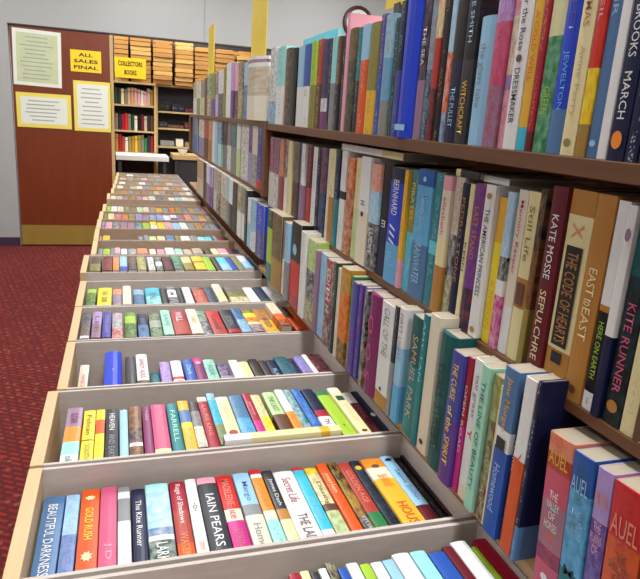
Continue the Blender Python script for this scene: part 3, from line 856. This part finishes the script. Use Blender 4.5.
# ------------------------------------------------------------------ trays
for ti, (yf, yb, xl, zs, L, pl) in enumerate(TR):
    lab = {0: 'shallow grey and tan book tray cut off at the bottom edge of the picture', 17: 'small book tray farthest away, in front of the white table'}.get(
        ti, 'grey tray with tan left end holding books spine up, the %s' % TNAME[ti])
    t = empty('book_tray', (xl, yf, TB), lab, 'tray', 'trays of paperbacks on the tables')
    org = (xl, yf, TB); w = .0055
    boxes('end_panel', [(xl, xl+.018, yf, yb, TB, RIM+.001)], M['tan'], t, bev=.0012, org=org)['label'] = 'tan wooden end panel'
    boxes('end_panel', [(XR-.006, XR, yf, yb, TB, RIM-.001)], M['card' if ti < 7 else 'card_far'], t, org=org)
    boxes('front_wall', [(xl+.018, XR-.006, yf, yf+w, TB, RIM)], M['card' if ti < 7 else 'card_far'], t, org=org)
    boxes('back_wall', [(xl+.018, XR-.006, yb-w, yb, TB, RIM)], M['card' if ti < 7 else 'card_far'], t, org=org)
    boxes('tray_bottom', [(xl+.018, XR-.006, yf+w, yb-w, TB, TB+.004)], M['card' if ti < 7 else 'card_far'], t, org=org)

# lying books
def lying(loc, rz, T, H, D, cols, ink, label, flip=0, **k):
    root = empty('book', loc, label, 'book', k.get('group'))
    # on its side: thickness vertical, spine along local x
    root.matrix_world = Matrix.Translation(loc) @ Matrix.Rotation(rz, 4, 'Z') @ Matrix(((0, 0, 1, -H/2), (0, 1, 0, 0), (-1, 0, 0, T/2), (0, 0, 0, 1)))
    bm = bmesh.new(); lay, uvl = layers(bm); book_bm(bm, T, H, D, bands_of(cols.split('/')), ink, 1., 0., False, lay, uvl, 1.)
    bmesh.ops.recalc_face_normals(bm, faces=bm.faces)
    me = bpy.data.meshes.new('cover'); bm.to_mesh(me); bm.free(); link('cover', me, M['cover'], root)
    boxes('page_block', [pages_box(T, H, D, False)], M['pages'], root)
def loose_book(mw, T, H, D, cols, ink, tx, label, group):
    root = empty('book', (0, 0, 0), label, 'book', group); root.matrix_world = mw
    bm = bmesh.new(); lay, uvl = layers(bm); book_bm(bm, T, H, D, bands_of(cols.split('/')), ink, tx, 0., False, lay, uvl, 1.)
    bmesh.ops.recalc_face_normals(bm, faces=bm.faces)
    me = bpy.data.meshes.new('cover'); bm.to_mesh(me); bm.free(); link('cover', me, M['cover'], root)
    boxes('page_block', [pages_box(T, H, D, False)], M['pages'], root)
loose_book(Matrix(((0, 0, 1, CX0), (-1, 0, 0, TR[2][0]+.018), (0, -1, 0, .858), (0, 0, 0, 1))), .020, CX1-CX0, .14, 'cream:.1/gold:.08/cream:.6/white', 'brown', .6,
           'cream and white paperback set crosswise along the front of the second full tray', 'paperbacks in the second full tray')
def on_top(x0, x1, yy, T, D, cols, label, X=.448):
    a, b = ax(x0, yy, X).y, ax(x1, yy, X).y
    top = max([ZP[('near', 2)]+d['H'] for d in SPECS if d['group'] == 'books on the near middle shelf' and b-.02 < d['mw'].translation.y < a+.02] or [1.29])
    T = min(T, ZP[('near', 1)]-.0200-top)
    print('lying', label, round(a, 2), round(b, 2), round(top, 4), round(T, 4))
    if T < .004: return
    # spine faces the aisle, length along the shelf
    loose_book(Matrix(((0, 1, 0, X), (0, 0, -1, a), (-1, 0, 0, top+T/2+.0004), (0, 0, 0, 1))), T, a-b, D, cols, 'charcoal', .4, label, None)
a, b = ax(301, 80, .60), ax(334, 80, .60)
hh = .2*(pix((.60, a.y, ZP[('near', 1)]))[1]-41)/(pix((.60, a.y, ZP[('near', 1)]))[1]-pix((.60, a.y, ZP[('near', 1)]+.2))[1])
loose_book(Matrix.Translation((.60, (a.y+b.y)/2, ZP[('near', 1)])) @ RZ_SH, a.y-b.y, hh, .014, 'cyan/turquoise:.3', 'white', 0.,
           'wide cyan book standing behind the near top shelf row, its top showing above', None)
on_top(342, 404, 150, .013, .14, 'cream:.3/white', 'cream book lying flat on the books at the left of the near middle shelf')
on_top(458, 482, 160, .010, .13, 'charcoal/cream:.2', 'thin dark book lying flat on the near middle shelf books, left of the pale one')
on_top(485, 512, 165, .009, .13, 'white', 'thin pale book lying flat on the near middle shelf books, right of the dark one', .455)

# ------------------------------------------------------------------ shelf units
def unit(y0, y1, label, ends, bay):
    Z1, Z2, Z3 = (ZP[(bay, k)] for k in (1, 2, 3))
    u = empty('bookshelf', (.46, y0, 0), label, 'bookshelf'); org = (.46, y0, 0)
    for z, xf, mt, dz in ((Z1, XP[(bay, 1)]-.004, 'wood', .019), (Z2, XP[(bay, 2)]-.003, 'wood', .013), (Z3, XP[(bay, 3)]+.012, 'board', .014)):
        boxes('shelf_board', [(xf, .68, y0+.02, y1-.02, z-dz, z-.0005)], M[mt], u, bev=.001, org=org)
    for y in ends:
        boxes('post', [(.428, .452, y, y+.038, Z2-.012, Z1)], M['wood'], u, org=org)
        boxes('side_panel', [(.456, .68, y+.002, y+.02, Z2-.012, Z1-.0195), (.59, .68, y+.002, y+.02, .02, Z2-.012)], M['wood'], u, org=org)
    boxes('back_rail', [(.655, .675, y0+.022, y1-.022, Z1-.060, Z1-.0195)], M['wood'], u, org=org)
    boxes('base_panel', [(.470, .676, y0+.022, y1-.022, .02, Z3-.0145)], M['wood'], u, org=org)
unit(.12, 1.95, 'near bay of brown wooden bookshelf along the right, full of upright books', (.12,), 'near')
unit(1.93, 4.16, 'distant bay of brown wooden bookshelf beyond the wooden post', (1.93, 4.12), 'far')
XS = .435

# ------------------------------------------------------------------ tables under the trays
for y0, y1, lb in ((.30, 3.53, 'long folding table under the nearer book trays'), (3.66, 5.32, 'folding table under the farthest book trays')):
    t = empty('folding_table', (0, y0, 0), lb, 'table', 'tables under the book trays'); org = (0, y0, 0)
    x0, x1 = (-.06, .448) if y0 < 1 else (.02, .448)
    boxes('tabletop', [(x0, x1, y0, y1, TB-.03, TB-.0005)], M['white'], t, bev=.004, org=org)
    for x in (x0+.04, x1-.06):
        for y in (y0+.12, y1-.15):
            boxes('leg', [(x, x+.025, y, y+.025, 0, TB-.03)], M['dark'], t, org=org)

# ------------------------------------------------------------------ room
YW = 6.5; XL = -2.6; XRW = 5.2; YN = -3.0; ZC = 2.95; YB = 9.6; OPL, OPR, OPT = -.905, 1.95, 1.995
boxes('floor', [(XL, XRW, YN, YB, -.05, 0)], M['carpet'], None, 'structure')
boxes('ceiling', [(XL, XRW, YN, YB, ZC, ZC+.05)], M['ceiling'], None, 'structure')
boxes('wall_left', [(XL-.1, XL, YN, YB, 0, ZC)], M['wall'], None, 'structure')
boxes('wall_right', [(XRW, XRW+.1, YN, YB, 0, ZC)], M['wall'], None, 'structure')
boxes('wall_near', [(XL, XRW, YN-.1, YN, 0, ZC)], M['wall'], None, 'structure')
boxes('wall_back', [(XL, XRW, YB, YB+.1, 0, ZC)], M['wall'], None, 'structure')
boxes('wall_far', [(XL, OPL-.012, YW, YW+.12, 0, ZC), (OPR, XRW, YW, YW+.12, 0, ZC), (OPL-.012, OPR, YW, YW+.12, OPT+.012, ZC)], M['wall'], None, 'structure')
boxes('baseboard_far', [(XL, OPL-.014, YW-.012, YW-.0005, 0, .085), (OPR, XRW, YW-.012, YW-.0005, 0, .085)], M['skirting'], None, 'structure')
boxes('trim_1', [(OPL-.012, OPR, YW-.006, YW+.1, OPT, OPT+.012)], M['dark'], None, 'structure')
boxes('trim_2', [(.800, .808, YW-.004, YW-.0002, OPT+.012, ZC)], simple('seam_grey', (150, 152, 155), .7), None, 'structure')
door = boxes('door_1', [(OPL, -.065, YW+.005, YW+.05, .012, OPT-.003)], M['door'], None, 'structure', bev=.002)
boxes('kick_plate', [(OPL+.004, -.069, YW-.001, YW+.0045, .016, .205)], M['brass'], door)['label'] = 'brass kick plate'
boxes('door_edge', [(-.065, -.035, YW+.0, YW+.06, .012, OPT-.003)], M['case'], door)['label'] = 'pale door edge strip'

# notices taped to the door
def at_y(x, y, Y): d = ray(x, y); return CAM + d*(Y/d.y)
def notice(name, p0, p1, mats, label, lines, rim=.0, text=None, tilt=0, Y=None, inner='paper'):
    Y = Y or YW+.0015
    a, b = at_y(*p0, Y), at_y(*p1, Y); w, h = b.x-a.x, a.z-b.z
    o = empty(name, ((a.x+b.x)/2, Y, (a.z+b.z)/2), label, 'sign')
    o.rotation_euler = (0, tilt, 0)
    boxes('sheet', [(-w/2, w/2, -.0015, .0015, -h/2, h/2)], M[mats], o)
    if rim: boxes('printed_page', [(-w/2+rim, w/2-rim, -.0022, -.0016, -h/2+rim, h/2-rim)], M[inner], o)
    if text:
        n = len(text)
        for i, s in enumerate(text):
            hh = h*.62/n
            me = text_mesh(s, w*.78*len(s)/max(len(q) for q in text), hh*.78, bold=.02)
            z0 = h*(.5-(i+.5)/n)*.86
            for v in me.vertices: v.co = (v.co.x, -.0032, v.co.y+z0)
            link('lettering', me, M['ink'], o)
    rnd = random.Random(label)
    bx = []
    for i in range(lines):
        z = h/2-rim-(h-2*rim)*(i+1)/(lines+1); l = (w/2-rim)*rnd.uniform(.5, .85)
        bx.append((-l, l*rnd.uniform(.6, 1), -.0028, -.0024, z-.006, z+.004))
    if bx: boxes('printed_lines', bx, M['greyink'], o)
    return o
notice('notice', (11, 27.5), (62.5, 88), 'paper', 'large pale poster with faint print at the top left of the door', 11, tilt=.02, rim=.03, inner='olivep')
notice('notice', (15.5, 91.5), (72, 129.5), 'paleyellow', 'yellow-bordered landscape notice at the lower left of the door', 6, rim=.035, inner='paper')
notice('notice', (73, 80), (112, 132.5), 'paleyellow', 'yellow-bordered portrait notice at the right edge of the door', 9, rim=.03)
notice('notice', (70, 49), (101.5, 73.5), 'yellow', 'yellow ALL SALES FINAL sign on the brown door', 0, text=['ALL', 'SALES', 'FINAL'])
notice('notice', (114.5, 56.5), (146, 79.5), 'yellow', 'bright yellow COLLECTORS BOOKS sign hung on the far bookcase', 0, text=['COLLECTORS', 'BOOKS'], Y=7.2875)

# clock on the far wall
ck = empty('wall_clock', (2.36, YW-.001, 2.34), 'round wall clock with dark brown rim on the grey wall', 'clock')
bmr = bmesh.new()
R0, R1_, n = .125, .165, 40
prof = [(R0, -.02), (R0+.012, -.04), (R1_-.01, -.036), (R1_, -.012), (R1_, 0)]
rings = [[bmr.verts.new((r*math.cos(2*PI*k/n), y, r*math.sin(2*PI*k/n))) for r, y in prof] for k in range(n)]
for k in range(n):
    for j in range(len(prof)-1): bmr.faces.new((rings[k][j], rings[(k+1) % n][j], rings[(k+1) % n][j+1], rings[k][j+1]))
bmesh.ops.recalc_face_normals(bmr, faces=bmr.faces)
me = bpy.data.meshes.new('rim'); bmr.to_mesh(me); bmr.free(); link('rim', me, M['brownrim'], ck)
cyl('dial', .126, .126, -.0, .018, M['paper'], ck, 40, 'Y', (0, -.018, 0))
boxes('hand', [(-.004, .004, -.024, -.021, -.01, .09)], M['ink'], ck)
boxes('hand', [(-.01, .06, -.024, -.021, -.004, .004)], M['ink'], ck)

# yellow section signs standing above the shelf
def section(y0, y1, z0, z1, label, X=.50, th=.004):
    s = empty('section_sign', (X, (y0+y1)/2, z0), label, 'sign', 'yellow section signs above the shelf')
    boxes('card', [(-th/2, th/2, -(y1-y0)/2, (y1-y0)/2, 0, z1-z0)], M['mustard'], s, bev=.0005)
    boxes('holder', [(-.005, .005, -.012, .012, Z1-z0, .004)], M['dark'], s)
section(2.30, 2.56, 1.54, 1.98, 'tall yellow section card standing over the far top shelf, nearer of the two')
section(3.60, 3.83, 1.56, 1.815, 'smaller yellow section card beyond the tall one over the top shelf')
section(1.10, 1.22, 1.565, 1.70, 'yellow section card just showing at the top edge above the blue books')

# ------------------------------------------------------------------ collectors' room beyond the opening
YC = 7.3
bc = empty('bookcase', (-.05, YC, 0), 'pale wooden bookcase with three shelves of old books beyond the doorway', 'bookcase'); org = (-.05, YC, 0)
for x in (-.06, .375): boxes('side_panel', [(x, x+.02, YC, YC+.3, 0, 1.6)], M['case'], bc, org=org)
for z in (1.60, 1.385, 1.115, .885, .5, .1): boxes('shelf_board', [(-.04, .375, YC, YC+.3, z-.018, z)] if z < 1.6 else [(-.06, .395, YC-.01, YC+.3, 1.601, 1.62)], M['case'], bc, org=org)
boxes('back_panel', [(-.06, .395, YC+.301, YC+.312, 0, 2.12)], M['dark'], bc, org=org)
b2 = empty('bookcase', (.40, YC+.1, 0), 'darker bookcase holding dim objects right of the pale bookcase', 'bookcase'); org = (.40, YC+.1, 0)
for x in (.40, 1.6): boxes('side_panel', [(x, x+.02, YC+.1, YC+.4, 0, 1.6)], M['case'], b2, org=org)
for z in (1.34, 1.16, .96, .5): boxes('shelf_board', [(.42, 1.6, YC+.1, YC+.4, z-.018, z)], M['case'], b2, org=org)
boxes('shelf_board', [(.40, 1.62, YC+.09, YC+.4, 1.601, 1.62)], M['case'], b2, org=org)
boxes('back_panel', [(.40, 1.62, YC+.401, YC+.412, 0, 2.12)], M['dark'], b2, org=org)
def far_book(x, w, z, h, c, y, lab, grp):
    bm = bmesh.new(); lay, uvl = layers(bm)
    bs = [(0, .25, c), (.25, 1, c)] if lum(c) < 60 else [(0, .2, c), (.2, .24, 'brown'), (.24, 1, c)]
    book_bm(bm, w, h, .15, bs, 'gold', 0., 0., True, lay, uvl)
    nf = len(bm.faces); box_bm(bm, *pages_box(w, h, .15, True)); bm.faces.ensure_lookup_table()
    for f in bm.faces[nf:]:
        for l in f.loops: l[lay[0]] = (*lin((214, 206, 190)), 0); l[lay[1]] = (.5, .5, .5, 0); l[uvl].uv = (9, 9)
    bmesh.ops.recalc_face_normals(bm, faces=bm.faces)
    me = bpy.data.meshes.new('old_book'); bm.to_mesh(me); bm.free()
    o = link('old_book', me, M['cover']); o.location = (x, y, z); tag(o, lab, 'book', grp)
rows = [(1.385, 'dark_green charcoal cream taupe beige salmon beige pink ivory pink beige tan', 'top', .17),
        (1.115, 'taupe charcoal crimson red taupe dark_green ivory black maroon beige charcoal brown', 'middle', .17),
        (.885, 'tan crimson brick_red ivory olive tan gold olive taupe green charcoal crimson', 'bottom', .18)]
for z, cs, nm, h in rows:
    x = -.036; cl = cs.split()
    for i, c in enumerate(cl):
        w = .405/len(cl); far_book(x+w/2, w*.93, z+.0005, h*random.uniform(.85, 1.05), c, YC+.03,
            '%s old book, %s from left on the %s shelf of the far bookcase' % (cname(c), ordn(i+1), nm), 'old books in the far bookcase')
        x += w
# bundles of yellow-edged magazines on top of the bookcases
for si, (px0, px1, nl) in enumerate(((114, 128.5, 10), (130.5, 151, 10), (153, 172.5, 10), (175.5, 193.5, 10), (195, 213.5, 9), (215.5, 235, 9), (237, 253, 9))):
    a, b = at_y(px0, 60, YC+.02), at_y(px1, 60, YC+.02)
    x1_ = min(b.x, 1.60)
    sn = ['far left', 'second', 'third', 'fourth', 'fifth', 'sixth', 'far right'][si]
    for k in range(nl):
        th = .040; z = 1.6205+k*(th+.0062); dx = random.uniform(-.006, .006)
        o = boxes('magazine_bundle', [(a.x+.002+dx*.5, x1_-.002+dx*.5, YC+.02+random.uniform(0, .02), YC+.27, z, z+th), (a.x+.03, x1_-.03, YC+.04, YC+.26, z+th, z+th+.006)],
                  simple('bundle_paper', random.choice([(204, 156, 82), (192, 140, 66), (210, 168, 96), (182, 130, 66)]), .7, .25, 20, stretch=(.3, .3, 14)) if (si == 0 and k < 4) else M['bp%d' % random.randrange(4)],
                  bev=.002)
        if si == 0 and k < 4: M['bp%d' % k] = o.data.materials[0]
        tag(o, 'yellow magazine bundle, %s from bottom of the %s stack above the bookcases' % (ordn(k+1), sn), 'magazines', 'stacked magazine bundles above the far bookcases')
# dim objects on the second bookcase
for i, (x0, x1, z, h, c) in enumerate(((.44, .52, 1.16, .11, 'charcoal'), (.53, .70, 1.16, .06, 'brown'), (.72, .80, 1.16, .12, 'maroon'), (.82, 1.0, 1.16, .08, 'black'),
                                      (.45, .6, .96, .10, 'grey'), (.62, .70, .96, .14, 'ivory'), (.72, .92, .96, .09, 'taupe'),
                                      (.44, .56, 1.34, .16, 'black'), (.58, .7, 1.34, .13, 'navy'), (.72, .95, 1.34, .07, 'maroon'))):
    lying((( x0+x1)/2, YC+.13, z+.0005), 0, h*.6, (x1-x0), .18, c, 'beige', '%s box-like book lying on the %s shelf right of the pale bookcase' % (cname(c), {1.16: 'middle', .96: 'lowest', 1.34: 'upper'}[z]), group='books lying in the dark bookcase')
# white table in front
def table(x0, x1, y0, y1, z, mt, label, front=None):
    t = empty('table', (x0, y0, 0), label, 'table'); org = (x0, y0, 0)
    boxes('tabletop', [(x0, x1, y0, y1, z-.05, z)], M[mt], t, bev=.003, org=org)
    for x in (x0+.02, x1-.06):
        for y in (y0+.02, y1-.06): boxes('leg', [(x, x+.035, y, y+.035, 0, z-.05)], M['dark'], t, org=org)
    if front: boxes('skirt_panel', [(x0+.06, x1-.07, y0+.03, y0+.04, .1, z-.05)], M['dark'], t, org=org)
table(-.03, .50, 6.85, 7.28, .88, 'white', 'white table in front of the pale bookcase beyond the doorway')
table(.55, 1.6, 6.95, 7.36, .90, 'case', 'pale wooden table with dark front beyond the doorway', True)
for i, x in enumerate((.66, .86)):
    p = empty('bowl', (x, 7.05, .9005), ['left', 'right'][i]+' small white bowl on the pale table beyond the doorway', 'bowl')
    cyl('bowl_body', .03, .055, 0, .05, M['white'], p, 20)

# ------------------------------------------------------------------ bookcase glimpsed through the gap behind the near top shelf
gc = empty('bookcase', (2.2, .6, 0), 'low bookcase glimpsed through the gap under the near top shelf', 'bookcase'); org = (2.2, .6, 0)
for z in (1.02, .7, .35): boxes('shelf_board', [(2.2, 2.5, .6, 4.2, z-.02, z)], M['white'], gc, org=org)
boxes('back_panel', [(2.5, 2.52, .6, 4.2, 0, 1.4)], M['case'], gc, org=org)
bm = bmesh.new(); lay, uvl = layers(bm); y = 4.15
while y > .65:
    w = random.uniform(.015, .035); h = random.uniform(.17, .22); tmp = bmesh.new(); l2, u2 = layers(tmp)
    c = random.choice('ivory red navy olive tan crimson white charcoal brown green steel_blue beige maroon'.split())
    book_bm(tmp, w, h, .14, [(0, 1, c)], 'gold', .6, .2, False, l2, u2)
    tmp.transform(Matrix.Translation((2.21, y-w/2, 1.0205)) @ RZ_SH); y -= w+.001
    me = bpy.data.meshes.new('t'); tmp.to_mesh(me); tmp.free(); bm.from_mesh(me); bpy.data.meshes.remove(me)
me = bpy.data.meshes.new('background_books'); bm.to_mesh(me); bm.free()
tag(link('background_books', me, M['cover'], None, 'stuff'), 'tiny books glimpsed through the gap under the near top shelf', 'books')

# ------------------------------------------------------------------ lights: rows of ceiling fluorescents
def fixture(x, y, e, L=1.2, W=.30, z=ZC):
    f = empty('ceiling_light', (x, y, z-.06), 'white fluorescent ceiling light', 'ceiling light', 'fluorescent ceiling lights')
    boxes('housing', [(-W/2, W/2, -L/2, L/2, .01, .0595)], M['white'], f)
    boxes('diffuser', [(-W/2+.02, W/2-.02, -L/2+.02, L/2-.02, .0, .0095)], M['lamp'], f)
    ld = bpy.data.lights.new('tube', 'AREA'); ld.shape = 'RECTANGLE'; ld.size = W; ld.size_y = L; ld.energy = e; ld.color = (.97, .985, 1.)
    lo = bpy.data.objects.new('tube', ld); C.objects.link(lo); lo.parent = f; lo.location = (0, 0, -.012)
for x in (-1.3, .3, 1.9, 3.6):
    for y in (-1.4, .8, 3.0, 5.2):
        fixture(x, y, {-1.3: 7 if y < 2 else 20, .3: 36, 1.9: 32, 3.6: 18}[x])
for x, e in ((-.4, 36), (.9, 36)): fixture(x, 6.95, e, L=.5)
fixture(.6, 8.6, 20)
w = bpy.data.worlds.new('world'); sc.world = w; w.use_nodes = True
w.node_tree.nodes['Background'].inputs[0].default_value = (.8, .9, 1, 1); w.node_tree.nodes['Background'].inputs[1].default_value = .3
vs = sc.view_settings; vs.view_transform = 'Standard'; vs.look = 'None'; vs.gamma = 1; vs.exposure = -.2; vs.use_curve_mapping = False
